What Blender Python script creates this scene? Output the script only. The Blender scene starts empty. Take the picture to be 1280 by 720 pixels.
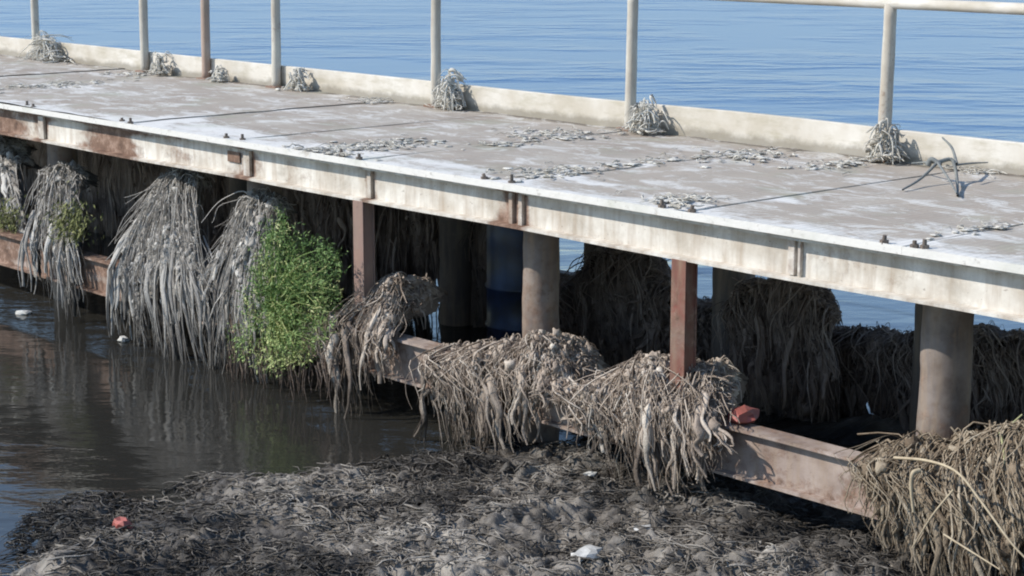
import bpy, math
import numpy as np
from mathutils import Vector, Matrix

S = bpy.context.scene
COL = S.collection
rng = np.random.default_rng(7)

# ------------------------------------------------------------------ camera
CAM = np.array([9.717, -8.659, 1.85])
PITCH = math.radians(11.195)
FWD = np.array([-0.7466078, 0.6652644])          # heading on the ground
FPX = 2400.0                                     # focal length in pixels of a 1280 px wide frame
cd = bpy.data.cameras.new("camera")
cam = bpy.data.objects.new("camera", cd)
COL.objects.link(cam)
cd.sensor_width = 36.0
cd.lens = FPX / 1280 * 36.0
cd.clip_start = 0.1
cd.clip_end = 6000
cam.location = CAM
view = Vector((FWD[0] * math.cos(PITCH), FWD[1] * math.cos(PITCH), -math.sin(PITCH)))
cam.rotation_euler = view.to_track_quat('-Z', 'Y').to_euler()
S.camera = cam

# ------------------------------------------------------------------ light
SUN_DIR = Vector((-0.60, -0.80, 0.78)).normalized()      # towards the sun
ELEV = math.asin(SUN_DIR.z)
w = bpy.data.worlds.new("World")
S.world = w
w.use_nodes = True
nt = w.node_tree
sky = nt.nodes.new("ShaderNodeTexSky")
sky.sky_type = 'NISHITA'
sky.sun_disc = False
sky.sun_elevation = ELEV
sky.sun_rotation = math.atan2(SUN_DIR.x, SUN_DIR.y)
sky.air_density = 1.0
sky.dust_density = 0.0
sky.ozone_density = 2.2
nt.links.new(sky.outputs[0], nt.nodes["Background"].inputs[0])
nt.nodes["Background"].inputs[1].default_value = 0.15
sd = bpy.data.lights.new("sun", 'SUN')
sd.energy = 3.8
sd.angle = math.radians(0.6)
sd.color = (1.0, 0.95, 0.87)
sun = bpy.data.objects.new("sun", sd)
COL.objects.link(sun)
sun.location = (0, -20, 30)
sun.rotation_euler = (-SUN_DIR).to_track_quat('-Z', 'Y').to_euler()
S.view_settings.view_transform = 'Standard'
S.view_settings.look = 'None'
S.view_settings.exposure = 0.5
S.view_settings.gamma = 1.0
S.render.filter_size = 2.0
S.cycles.filter_width = 2.0


# ------------------------------------------------------------------ measuring helper
def ray(px, py):
    x, y = (px - 640) / FPX, (360 - py) / FPX
    c, s = math.cos(PITCH), math.sin(PITCH)
    f, u = c + y * s, y * c - s
    right = np.array([FWD[1], -FWD[0]])
    h = right * x + FWD * f
    return np.array([h[0], h[1], u])


def at(px, py, Y):                               # where a sight line meets the upright plane y = Y
    r = ray(px, py)
    return CAM + r * ((Y - CAM[1]) / r[1])


def atz(px, py, Z):                              # ... and the level plane z = Z
    r = ray(px, py)
    return CAM + r * ((Z - CAM[2]) / r[2])


# ------------------------------------------------------------------ noise
def _hash(i, j, k, seed):
    h = (i * 374761393 + j * 668265263 + k * 2147483647 + seed * 1274126177) & 0xFFFFFFFF
    h = ((h ^ (h >> 13)) * 1274126177) & 0xFFFFFFFF
    h = ((h ^ (h >> 16)) * 2246822519) & 0xFFFFFFFF
    return (h & 0xFFFF) / 65535.0


def vnoise(P, seed=0):
    P = np.asarray(P, float)
    I = np.floor(P).astype(np.int64)
    F = P - I
    F = F * F * (3 - 2 * F)
    r = 0
    for a in (0, 1):
        for b in (0, 1):
            for c in (0, 1):
                wgt = (F[..., 0] if a else 1 - F[..., 0]) * (F[..., 1] if b else 1 - F[..., 1]) * (F[..., 2] if c else 1 - F[..., 2])
                r = r + wgt * _hash(I[..., 0] + a, I[..., 1] + b, I[..., 2] + c, seed)
    return r * 2 - 1


def fbm(P, oct=4, seed=0):
    r, a, P = 0, 1.0, np.asarray(P, float)
    for o in range(oct):
        r = r + a * vnoise(P, seed + o * 17)
        a *= 0.5
        P = P * 2.03 + 3.1
    return r


# ------------------------------------------------------------------ mesh helpers
class MB:
    """collects vertices, faces and a per vertex tint, then links ONE mesh object"""

    def __init__(s):
        s.V, s.F, s.T, s.n = [], [], [], 0

    def add(s, V, F, tint=0.5):
        V = np.asarray(V, float).reshape(-1, 3)
        for f in ([F] if isinstance(F, np.ndarray) else F):
            f = np.asarray(f, np.int64)
            s.F.append(f + s.n)
        s.V.append(V)
        t = np.asarray(tint, float)
        s.T.append(np.full(len(V), float(t)) if t.ndim == 0 else t)
        s.n += len(V)

    def box(s, x0, x1, y0, y1, z0, z1, tint=0.0):
        V = [(x, y, z) for z in (z0, z1) for y in (y0, y1) for x in (x0, x1)]
        F = np.array([[0, 2, 3, 1], [4, 5, 7, 6], [0, 1, 5, 4], [2, 6, 7, 3], [0, 4, 6, 2], [1, 3, 7, 5]])
        s.add(V, F, tint)

    def mesh(s, name, mat, smooth=False, crease=False):
        me = bpy.data.meshes.new(name)
        V = np.concatenate(s.V)
        quads = [f for f in s.F if f.shape[1] == 4]
        tris = [f for f in s.F if f.shape[1] == 3]
        loops, starts, tot = [], [], 0
        for grp, k in ((quads, 4), (tris, 3)):
            if grp:
                g = np.concatenate(grp)
                loops.append(g.ravel())
                starts.append(tot + np.arange(len(g)) * k)
                tot += g.size
        loops = np.concatenate(loops).astype(np.int32)
        starts = np.concatenate(starts).astype(np.int32)
        me.vertices.add(len(V))
        me.vertices.foreach_set("co", V.astype(np.float32).ravel())
        me.loops.add(len(loops))
        me.loops.foreach_set("vertex_index", loops)
        me.polygons.add(len(starts))
        me.polygons.foreach_set("loop_start", starts)
        me.polygons.foreach_set("use_smooth", np.full(len(starts), smooth))
        a = me.attributes.new("tint", 'FLOAT', 'POINT')
        a.data.foreach_set("value", np.concatenate(s.T).astype(np.float32))
        me.update(calc_edges=True)
        me.validate()
        me.materials.append(mat)
        return me

    def obj(s, name, mat, parent=None, smooth=False, bevel=0.0, kind=None):
        o = bpy.data.objects.new(name, s.mesh(name, mat, smooth))
        return fin(o, parent, bevel, kind)


def fin(o, parent=None, bevel=0.0, kind=None):
    COL.objects.link(o)
    if parent:
        o.parent = parent
        m = Matrix.Translation(parent_loc(parent)).inverted()
        o.matrix_parent_inverse = m
    if bevel:
        b = o.modifiers.new("bevel", 'BEVEL')
        b.width = bevel
        b.segments = 2
        b.limit_method = 'ANGLE'
    if kind:
        o["kind"] = kind
    return o


def parent_loc(p):                               # parts are modelled in world space, so only a root's own place counts
    return Vector(p.location)


def tag(o, label=None, cat=None, group=None, kind=None):
    if label: o["label"] = label
    if cat: o["category"] = cat
    if group: o["group"] = group
    if kind: o["kind"] = kind
    return o


def thing(name, label, cat, loc, group=None):
    o = bpy.data.objects.new(name, None)
    o.empty_display_size = 0.1
    COL.objects.link(o)
    o.location = tuple(float(v) for v in loc)
    return tag(o, label, cat, group)


def tubes(P, R, sides=5, flat=None):
    """P (N,K,3) paths, R (N,K) radii -> vertices (N*K*sides,3) and quads"""
    N, K, _ = P.shape
    T = np.gradient(P, axis=1)
    T /= np.linalg.norm(T, axis=2, keepdims=True) + 1e-9
    ref = np.array([0.31, -0.85, 0.42]) + rng.normal(0, .25, (N, 1, 3))
    n1 = np.cross(T, ref)
    n1 /= np.linalg.norm(n1, axis=2, keepdims=True) + 1e-9
    n2 = np.cross(T, n1)
    a = np.linspace(0, 2 * np.pi, sides, endpoint=False)
    fl = 1.0 if flat is None else flat
    ring = n1[:, :, None, :] * np.cos(a)[:, None] + n2[:, :, None, :] * (np.sin(a) * fl)[:, None]
    V = P[:, :, None, :] + ring * R[:, :, None, None]
    base = np.arange(N)[:, None, None] * K * sides + np.arange(K - 1)[None, :, None] * sides
    i = np.arange(sides)[None, None, :]
    j = (i + 1) % sides
    Q = np.stack([base + i, base + j, base + j + sides, base + i + sides], -1).reshape(-1, 4)
    return V.reshape(-1, 3), Q


def add_tubes(mb, P, R, sides=5, tint=None, flat=None):
    V, Q = tubes(P, R, sides, flat)
    N, K, _ = P.shape
    if tint is None: tint = rng.random(N)
    mb.add(V, Q, np.repeat(np.asarray(tint, float), K * sides))


def spline(pts, K=24):
    pts = np.asarray(pts, float)
    d = np.r_[0, np.cumsum(np.linalg.norm(np.diff(pts, axis=0), axis=1))]
    p = np.vstack([2 * pts[0] - pts[1], pts, 2 * pts[-1] - pts[-2]])
    out = []
    n = len(pts) - 1
    for t in np.linspace(0, n - 1e-6, K):
        i = int(t)
        u = t - i
        a, b, c, e = p[i], p[i + 1], p[i + 2], p[i + 3]
        out.append(0.5 * (2 * b + (c - a) * u + (2 * a - 5 * b + 4 * c - e) * u * u + (3 * b - a - 3 * c + e) * u ** 3))
    return np.array(out)


def cyl(mb, p0, p1, r0, r1, n=16, rings=2, tint=0.0, caps=True, rough=0.0, seed=0):
    p0, p1 = np.array(p0, float), np.array(p1, float)
    t = np.linspace(0, 1, rings)[:, None]
    ax = (p1 - p0) / np.linalg.norm(p1 - p0)
    u = np.cross(ax, [0.3, 1, 0.2]); u /= np.linalg.norm(u)
    v = np.cross(ax, u)
    a = np.linspace(0, 2 * np.pi, n, endpoint=False)
    ring = np.cos(a)[:, None] * u + np.sin(a)[:, None] * v
    r = (r0 + (r1 - r0) * t)[:, :, None]
    V = (p0 + (p1 - p0) * t)[:, None, :] + ring[None] * r
    if rough:
        V = V + ring[None] * (fbm(V * 6, 3, seed) * rough)[..., None]
    V = V.reshape(-1, 3)
    b = (np.arange(rings - 1) * n)[:, None]
    i = np.arange(n)[None]
    j = (i + 1) % n
    Q = np.stack([b + i, b + j, b + j + n, b + i + n], -1).reshape(-1, 4)
    if caps:
        k = len(V)
        V = np.vstack([V, p0, p1])
        ii = np.arange(n); jj = (ii + 1) % n
        T = np.vstack([np.stack([jj, ii, np.full(n, k)], 1),
                       np.stack([ii + (rings - 1) * n, jj + (rings - 1) * n, np.full(n, k + 1)], 1)])
        mb.add(V, [Q, T], tint)
    else:
        mb.add(V, Q, tint)


def grid_quads(nu, nv):
    i, j = np.meshgrid(np.arange(nu - 1), np.arange(nv - 1), indexing='ij')
    a = i * nv + j
    return np.stack([a, a + nv, a + nv + 1, a + 1], -1).reshape(-1, 4)


ICO_V = None


def ico():
    t = (1 + 5 ** .5) / 2
    V = np.array([(-1, t, 0), (1, t, 0), (-1, -t, 0), (1, -t, 0), (0, -1, t), (0, 1, t), (0, -1, -t), (0, 1, -t),
                  (t, 0, -1), (t, 0, 1), (-t, 0, -1), (-t, 0, 1)], float)
    F = [(0, 11, 5), (0, 5, 1), (0, 1, 7), (0, 7, 10), (0, 10, 11), (1, 5, 9), (5, 11, 4), (11, 10, 2), (10, 7, 6), (7, 1, 8),
         (3, 9, 4), (3, 4, 2), (3, 2, 6), (3, 6, 8), (3, 8, 9), (4, 9, 5), (2, 4, 11), (6, 2, 10), (8, 6, 7), (9, 8, 1)]
    V = list(V / np.linalg.norm(V[0]))
    cache, G = {}, []
    for a, b, c in F:
        m = []
        for x, y in ((a, b), (b, c), (c, a)):
            k = (min(x, y), max(x, y))
            if k not in cache:
                p = V[x] + V[y]
                cache[k] = len(V)
                V.append(p / np.linalg.norm(p))
            m.append(cache[k])
        G += [(a, m[0], m[2]), (b, m[1], m[0]), (c, m[2], m[1]), (m[0], m[1], m[2])]
    return np.array(V), np.array(G)


ICO_V, ICO_F = ico()


def lumps(mb, C, R, squash=0.6, rough=0.35, tint=None, top=.034):
    R = np.minimum(R, top)
    rough = min(rough, .75)
    for k in range(len(C)):
        q = ICO_V + fbm(ICO_V * 1.7 + C[k] * 9, 2, k)[:, None] * rough * ICO_V
        q = q * np.array([R[k] * rng.uniform(.8, 1.4), R[k] * rng.uniform(.8, 1.4), R[k] * squash])
        a = rng.uniform(0, 6.28)
        c, s = math.cos(a), math.sin(a)
        q = np.stack([q[:, 0] * c - q[:, 1] * s, q[:, 0] * s + q[:, 1] * c, q[:, 2]], 1)
        mb.add(q + C[k], ICO_F, rng.random() if tint is None else tint[k])


# ------------------------------------------------------------------ materials
class Mat:
    def __init__(s, name):
        s.m = bpy.data.materials.new(name)
        s.m.use_nodes = True
        s.t = s.m.node_tree
        s.b = s.t.nodes["Principled BSDF"]

    def n(s, typ, **kw):
        o = s.t.nodes.new("ShaderNode" + typ)
        for k, v in kw.items(): setattr(o, k, v)
        return o

    def put(s, sock, v):
        if isinstance(v, bpy.types.NodeSocket): s.t.links.new(v, sock)
        else: sock.default_value = v

    def pos(s): return s.n("NewGeometry").outputs["Position"]

    def attr(s, name="tint"): return s.n("Attribute", attribute_name=name).outputs["Fac"]

    def noise(s, scale, detail=5, rough=0.6, vec=None, stretch=None, dist=0.0):
        v = vec or s.pos()
        if stretch:
            m = s.n("Mapping")
            s.put(m.inputs["Vector"], v)
            m.inputs["Scale"].default_value = stretch
            v = m.outputs[0]
        o = s.n("TexNoise")
        s.put(o.inputs["Vector"], v)
        o.inputs["Scale"].default_value = scale
        o.inputs["Detail"].default_value = detail
        o.inputs["Roughness"].default_value = rough
        o.inputs["Distortion"].default_value = dist
        return o.outputs["Fac"]

    def ramp(s, fac, stops):
        o = s.n("ValToRGB")
        s.put(o.inputs[0], fac)
        e = o.color_ramp.elements
        while len(e) < len(stops): e.new(0.5)
        for k, (p, c) in enumerate(stops):
            e[k].position = p
            e[k].color = (c, c, c, 1) if not hasattr(c, '__len__') else (*c, 1)
        return o.outputs[0]

    def mix(s, fac, a, b, mode='MIX'):
        o = s.n("Mix", data_type='RGBA', blend_type=mode)
        s.put(o.inputs[0], fac)
        for sock, v in ((o.inputs[6], a), (o.inputs[7], b)):
            s.put(sock, (*v, 1) if isinstance(v, tuple) and len(v) == 3 else v)
        return o.outputs[2]

    def math(s, op, a, b=0.0, clamp=False):
        o = s.n("Math", operation=op, use_clamp=clamp)
        s.put(o.inputs[0], a)
        s.put(o.inputs[1], b)
        return o.outputs[0]

    def xyz(s, v=None):
        o = s.n("SeparateXYZ")
        s.put(o.inputs[0], v or s.pos())
        return o.outputs

    def rng(s, v, a, b, c=0.0, d=1.0):
        o = s.n("MapRange")
        s.put(o.inputs[0], v)
        for k, q in enumerate((a, b, c, d)): o.inputs[k + 1].default_value = q
        return o.outputs[0]

    def bump(s, h, strength=0.3, dist=0.01):
        o = s.n("Bump")
        s.put(o.inputs["Height"], h)
        o.inputs["Strength"].default_value = strength
        o.inputs["Distance"].default_value = dist
        s.t.links.new(o.outputs[0], s.b.inputs["Normal"])

    def out(s, color, rough=0.8, spec=0.3, metal=0.0):
        s.put(s.b.inputs["Base Color"], (*color, 1) if isinstance(color, tuple) and len(color) == 3 else color)
        s.put(s.b.inputs["Roughness"], rough)
        s.put(s.b.inputs["Specular IOR Level"], spec)
        s.b.inputs["Metallic"].default_value = metal
        return s.m


def steel_mat(name, paint, paint2, rust_lo, rust_hi):
    m = Mat(name)
    big = m.noise(1.1, 6, .65)
    fine = m.noise(14, 6, .7)
    streak = m.noise(5, 4, .6, stretch=(3.0, 3.0, .35))
    base = m.mix(m.ramp(m.noise(3.5, 5, .6), [(.35, 0), (.65, 1)]), paint, paint2)
    base = m.mix(m.math('MULTIPLY', m.ramp(streak, [(.45, 0), (.72, 1)]), .55), base, (.30, .22, .15))
    grime = m.noise(2.3, 7, .72, dist=.8)
    base = m.mix(m.math('MULTIPLY', m.ramp(grime, [(.52, 0), (.70, 1)]), .42), base, (.26, .225, .18))
    rust = m.ramp(m.noise(9, 6, .75), [(.3, (.07, .040, .027)), (.5, (.19, .115, .08)), (.68, (.36, .25, .19))])
    f = m.math('ADD', m.math('MULTIPLY', big, .5), m.math('MULTIPLY', fine, .35))
    f = m.math('ADD', f, m.attr("tint"))
    mask = m.ramp(f, [(rust_lo, 0), (rust_hi, 1)])
    col = m.mix(mask, base, rust)
    speck = m.ramp(m.noise(38, 3, .6), [(.66, 0), (.72, 1)])
    col = m.mix(m.math('MULTIPLY', speck, .5), col, (.12, .08, .06))
    m.bump(m.math('ADD', fine, m.math('MULTIPLY', mask, .5)), .5, .006)
    return m.out(col, .75, .3)


M = {}
M['beam'] = steel_mat('painted_steel', (.68, .645, .585), (.47, .42, .355), .52, .70)
M['lowbeam'] = steel_mat('worn_painted_steel', (.40, .325, .28), (.20, .145, .12), .415, .50)
M['post_red'] = steel_mat('red_oxide_steel', (.20, .075, .055), (.14, .07, .052), .45, .53)
M['post_pale'] = steel_mat('faded_oxide_steel', (.27, .17, .14), (.21, .15, .125), .44, .53)
M['pile'] = steel_mat('pile_steel', (.225, .19, .17), (.11, .085, .07), .45, .58)
M['rail'] = steel_mat('rail_steel', (.52, .49, .42), (.42, .39, .34), .50, .58)
M['rail_brown'] = steel_mat('brown_rail_steel', (.34, .24, .19), (.38, .30, .25), .66, .9)
M['rust'] = steel_mat('rust', (.17, .10, .07), (.24, .16, .12), .4, .8)
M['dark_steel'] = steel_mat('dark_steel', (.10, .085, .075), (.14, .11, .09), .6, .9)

m = Mat('deck')
oi = m.n("ObjectInfo").outputs["Random"]
big = m.noise(1.3, 6, .6)
g = m.mix(m.ramp(big, [(.36, 0), (.62, 1)]), (.42, .375, .315), (.31, .255, .205))
g = m.mix(m.math('MULTIPLY', m.ramp(oi, [(.3, 0), (.9, 1)]), .7), g, (.37, .315, .255))
x, y, z = m.xyz()
g = m.mix(m.math('MULTIPLY', m.ramp(m.noise(7, 5, .7), [(.45, 0), (.7, 1)]), .30), g, (.26, .25, .21))
edge = m.math('SUBTRACT', m.rng(y, -.02, .60, .80, 0), m.math('MULTIPLY', m.noise(4, 5, .7), .9))
white = m.ramp(m.math('ADD', m.math('ADD', edge, m.math('MULTIPLY', m.noise(6.0, 8, .82, stretch=(.55, 1.3, 1), dist=.8), 1.35)), m.math('MULTIPLY', m.attr(), 1.0)), [(.74, 0), (1.0, 1)])
g = m.mix(white, g, (.66, .635, .59))
kerb_shade = m.ramp(m.math('ADD', m.rng(y, 2.70, 2.93, 0, .62), m.math('MULTIPLY', m.noise(3.2, 6, .7), .7)), [(.62, 0), (.82, 1)])  # shade of the gap under the kerb, painted into the deck colour
g = m.mix(m.math('MULTIPLY', kerb_shade, .8), g, (.10, .085, .065))
spots = m.ramp(m.noise(21, 5, .7), [(.60, 0), (.68, 1)])
g = m.mix(m.math('MULTIPLY', spots, .45), g, (.17, .14, .115))
blot = m.ramp(m.noise(3.4, 8, .78, stretch=(.6, 1.2, 1), dist=.8), [(.51, 0), (.59, 1)])
g = m.mix(m.math('MULTIPLY', blot, .75), g, (.62, .60, .555))
g = m.mix(m.math('MULTIPLY', m.ramp(m.noise(1.4, 4, .6), [(.55, 0), (.68, 1)]), .35), g, (.30, .32, .22))
rib = m.n("TexWave", wave_type='BANDS', bands_direction='X')
m.put(rib.inputs["Vector"], m.pos())
rib.inputs["Scale"].default_value = 5.5
rib.inputs["Distortion"].default_value = .6
up = m.ramp(m.xyz(m.n('NewGeometry').outputs['Normal'])[2], [(.6, 0), (.9, 1)])
ribf = m.math('MULTIPLY', rib.outputs['Fac'], up)
g = m.mix(m.math('MULTIPLY', ribf, .16), g, (.20, .18, .17))
m.bump(m.math('ADD', m.math('ADD', m.math('MULTIPLY', ribf, .35), m.noise(25, 5, .7)), m.math('MULTIPLY', white, .8)), .5, .008)
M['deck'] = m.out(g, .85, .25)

m = Mat('kerb_board')
g = m.mix(m.ramp(m.noise(2.2, 6, .6), [(.35, 0), (.65, 1)]), (.62, .58, .52), (.47, .42, .345))
g = m.mix(m.math('MULTIPLY', m.ramp(m.noise(6, 5, .7, stretch=(.5, 1, 2)), [(.48, 0), (.68, 1)]), .6), g, (.36, .32, .235))
x, y, z = m.xyz()
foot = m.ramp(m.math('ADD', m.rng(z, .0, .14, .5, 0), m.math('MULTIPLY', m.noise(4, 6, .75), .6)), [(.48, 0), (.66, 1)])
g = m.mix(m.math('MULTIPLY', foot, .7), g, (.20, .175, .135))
m.bump(m.noise(30, 4, .6), .3, .004)
M['kerb'] = m.out(g, .8, .25)


def weed_mat(name, stops, wet0, wet1, wetcol=.35):
    m = Mat(name)
    t = m.math('ADD', m.math('MULTIPLY', m.attr(), .72), m.math('MULTIPLY', m.noise(9, 4, .65), .56))
    t = m.math('SUBTRACT', t, .14)
    col = m.ramp(t, stops)
    x, y, z = m.xyz()
    wet = m.rng(m.math('ADD', z, m.math('MULTIPLY', m.noise(5, 3, .6), .5)), wet0 + .25, wet1 + .25)
    col = m.mix(wet, col, m.mix(1.0, col, (wetcol, wetcol * .97, wetcol * .93), 'MULTIPLY'))
    m.bump(m.math('ADD', m.noise(70, 4, .7), m.math('MULTIPLY', m.noise(24, 4, .7), 1.2)), .8, .010)
    rough = m.rng(wet, 0, 1, .9, .36)
    return m.out(col, rough, .25)


M['weed_tan'] = weed_mat('dry_tan_weed', [(.05, (.05, .038, .03)), (.35, (.20, .155, .122)), (.62, (.42, .345, .28)), (.95, (.62, .56, .48))], -1.38, -1.80, .36)
M['weed_grey'] = weed_mat('dry_grey_weed', [(.05, (.05, .044, .038)), (.35, (.19, .172, .154)), (.62, (.40, .375, .34)), (.95, (.62, .59, .54))], -1.40, -1.95, .3)
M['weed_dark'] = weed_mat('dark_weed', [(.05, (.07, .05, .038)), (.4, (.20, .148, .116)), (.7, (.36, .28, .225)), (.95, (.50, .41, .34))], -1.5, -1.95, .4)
M['weed_brown'] = weed_mat('straw_brown_weed', [(.05, (.05, .035, .024)), (.35, (.17, .125, .085)), (.62, (.31, .25, .18)), (.95, (.5, .43, .33))], -1.50, -2.0)
M['weed_pale'] = weed_mat('bleached_weed', [(.05, (.16, .145, .12)), (.35, (.36, .33, .28)), (.65, (.55, .52, .46)), (.95, (.68, .65, .58))], -8, -9)
M['mat'] = weed_mat('wet_weed_mat', [(.08, (.024, .021, .018)), (.38, (.096, .085, .073)), (.62, (.25, .222, .19)), (.95, (.52, .475, .41))], -1.72, -1.90, .55)


def plain(name, col, col2=None, scale=12, rough=.8, spec=.3, metal=0):
    m = Mat(name)
    c2 = col2 or tuple(v * .7 for v in col)
    g = m.mix(m.ramp(m.noise(scale, 5, .65), [(.35, 0), (.65, 1)]), col, c2)
    m.bump(m.noise(scale * 3, 4, .6), .3, .005)
    return m.out(g, rough, spec, metal)


M['foam'] = plain('white_foam', (.56, .545, .51), (.36, .34, .30), 14, .8)
M['red_scrap'] = plain('red_plastic', (.36, .10, .08), (.24, .08, .065), 8, .55)
M['blue_drum'] = plain('blue_plastic', (.009, .022, .062), (.012, .012, .014), 4, .45, .4)
M['twig'] = plain('grey_twig', (.13, .14, .14), (.22, .22, .20), 15, .85)
M['straw'] = plain('straw', (.46, .38, .26), (.34, .27, .18), 18, .75)
M['reed_green'] = plain('dry_green_reed', (.30, .30, .15), (.36, .33, .2), 12, .75)
M['crust'] = plain('white_crust', (.70, .68, .63), (.52, .49, .44), 16, .9)

m = Mat('green_leaf')
c = m.ramp(m.attr(), [(.0, (.05, .09, .03)), (.35, (.14, .235, .065)), (.7, (.30, .37, .13)), (1.0, (.48, .48, .22))])
M['leaf'] = m.out(c, .6, .3)
m.b.inputs["Subsurface Weight"].default_value = 0.0
m = Mat('moss_green')
M['moss'] = m.out(m.ramp(m.attr(), [(.0, (.06, .07, .025)), (.5, (.16, .17, .06)), (1.0, (.28, .28, .12))]), .8, .2)

# water: murky brown near the weed, clearer and bluer out in the open
m = Mat('water')
x, y, z = m.xyz()
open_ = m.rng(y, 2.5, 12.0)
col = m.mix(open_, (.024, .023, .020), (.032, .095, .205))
vr = m.n("VectorRotate", rotation_type='Z_AXIS')
m.put(vr.inputs["Vector"], m.pos())
vr.inputs["Angle"].default_value = math.radians(-48)
rot = vr.outputs[0]
w1 = m.noise(.75, 4, .5, vec=rot, stretch=(.6, 1.0, 1), dist=1.0)
w2 = m.noise(.30, 3, .5, vec=rot, stretch=(.6, 1.0, 1))
patch = m.ramp(w2, [(.45, .08), (.62, 1)])
near = m.noise(5.0, 4, .5, vec=rot, stretch=(.5, 1, 1))
far_h = m.math('MULTIPLY', m.math('MULTIPLY', w1, patch), m.rng(y, 1, 9, .05, .36))
hgt = m.math('ADD', far_h, m.math('MULTIPLY', near, m.rng(y, 1, 9, .022, .02)))
m.bump(hgt, 1.0, .30)
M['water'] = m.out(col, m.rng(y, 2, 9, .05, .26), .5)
m.b.inputs["IOR"].default_value = 1.33

# ------------------------------------------------------------------ the setting
WZ = -1.95
mb = MB()
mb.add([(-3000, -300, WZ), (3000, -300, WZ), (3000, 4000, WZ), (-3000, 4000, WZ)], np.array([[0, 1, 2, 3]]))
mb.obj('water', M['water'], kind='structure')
mb = MB()
mb.add([(-3000, -300, -4.5), (3000, -300, -4.5), (3000, 4000, -4.5), (-3000, 4000, -4.5)], np.array([[0, 1, 2, 3]]))
mb.obj('lake_bed', M['mat'], kind='structure')

# shore: one sheet of matted weed and mud that rises towards the photographer
EDGE = np.array([atz(px, py, WZ)[:2] for px, py in
                 [(-30, 745), (22, 702), (18, 672), (34, 648), (85, 622), (140, 618), (175, 632), (215, 612), (245, 594), (330, 596), (420, 590), (470, 576), (545, 566), (640, 560), (760, 548)]])


POLY = np.vstack([EDGE, EDGE[-1] + np.array([.3, 2.2]), [8.0, 4.0], [30, 4.0], [30, -30], [-6, -30], EDGE[0] + np.array([.2, -3])])


def edge_dist(P):
    """signed distance to the water's edge, positive on the weed side"""
    best = np.full(len(P), 1e9)
    ins = np.zeros(len(P), bool)
    for a, b in zip(POLY, np.roll(POLY, -1, 0)):
        d = b - a
        t = np.clip(((P - a) @ d) / (d @ d), 0, 1)
        q = P - (a + t[:, None] * d)
        best = np.minimum(best, np.hypot(q[:, 0], q[:, 1]))
        ins ^= ((a[1] > P[:, 1]) != (b[1] > P[:, 1])) & (P[:, 0] < d[0] * (P[:, 1] - a[1]) / (d[1] + 1e-12) + a[0])
    return np.where(ins, best, -best)


def shore_z(P):
    d = edge_dist(P) + .10 * fbm(np.c_[P * 4, np.zeros(len(P))], 3, 5)
    m_ = np.clip(d / .35, -1.5, 1)
    P3 = np.c_[P, np.zeros(len(P))]
    h = .055 + .06 * fbm(P3 * 1.6, 3, 21) + .085 * np.abs(fbm(P3 * 5.5, 5, 33)) * (.35 + .65 * np.clip(.5 + fbm(P3 * .9, 2, 61), 0, 1)) + .022 * fbm(P3 * 20, 3, 44)
    under = np.clip((P[:, 1] - .1) / .8, 0, 1)
    z = WZ - .05 + (h + .06) * np.clip(m_, 0, 1) - .06 * under + np.minimum(m_, 0) * .25
    dc = np.hypot(P[:, 0] - CAM[0], P[:, 1] - CAM[1])
    z = z + np.clip((9.2 - dc) / 8.5, 0, 1) * 1.9
    return z


TANS = [(atz(620, 705, -1.85)[:2], .75), (atz(420, 655, -1.85)[:2], .35), (atz(760, 690, -1.85)[:2], .4), (atz(980, 700, -1.85)[:2], .5)]


def shore_tone(P):
    P3 = np.c_[P, np.zeros(len(P))]
    t = .375 + .46 * fbm(P3 * 1.5, 4, 77) + .16 * fbm(P3 * 14, 2, 78)
    for c_, r_ in TANS:
        t = t + .24 * np.exp(-(((P - c_) / r_) ** 2).sum(1))
    return np.clip(t, 0, 1)


xs = np.r_[np.linspace(-9, -2.6, 20)[:-1], np.arange(-2.6, 6.2, .018), np.linspace(6.25, 24, 30)]
ys = np.r_[np.linspace(-26, -4.6, 40)[:-1], np.arange(-4.6, 1.2, .018), np.linspace(1.25, 4.2, 16)]
GX, GY = np.meshgrid(xs, ys, indexing='ij')
P2 = np.c_[GX.ravel(), GY.ravel()]
Z = shore_z(P2)
mb = MB()
mb.add(np.c_[P2, Z], grid_quads(len(xs), len(ys)), shore_tone(P2))
mb.obj('weed_shore', M['mat'], smooth=True, kind='structure')

# ------------------------------------------------------------------ the jetty
X0, X1, DW = -24.0, 7.2, 2.95                    # deck length and width
PITCHX = 1.675
JOINT = [-0.05 + PITCHX * k for k in range(-14, 5)]
jetty = thing('jetty', 'long low weathered steel jetty with a pale plank deck over the water', 'jetty', (0, 1.5, WZ))

CRUST = [(430, 186, .55, .30), (490, 176, .4, .2), (690, 216, .45, .18), (640, 182, .3, .08), (690, 168, .7, .25), (480, 124, .5, .2), (848, 252, .25, .12),
         (935, 194, .6, .25), (790, 206, .25, .2), (60, 106, .9, .5), (175, 92, .8, .3), (240, 150, .8, .35), (150, 118, .9, .35), (340, 118, .8, .15), (1100, 260, .3, .3), (1200, 290, .5, .2), (560, 205, .5, .12)]
CRUST += [(820, 180, .5, .15), (760, 230, .5, .12), (1010, 205, .5, .12), (980, 250, .35, .2), (380, 140, .5, .2), (300, 165, .5, .2), (1230, 250, .4, .2)]
CRUST = [(*atz(a_, b_, 0)[:2], c_, d_) for a_, b_, c_, d_ in CRUST]


def crust(X, Y):
    t = 0
    for cx_, cy_, rx_, ry_ in CRUST:
        t = t + .62 * np.exp(-((X - cx_) / rx_) ** 2 - ((Y - cy_) / ry_) ** 2)
    return np.minimum(t, .62)


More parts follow.
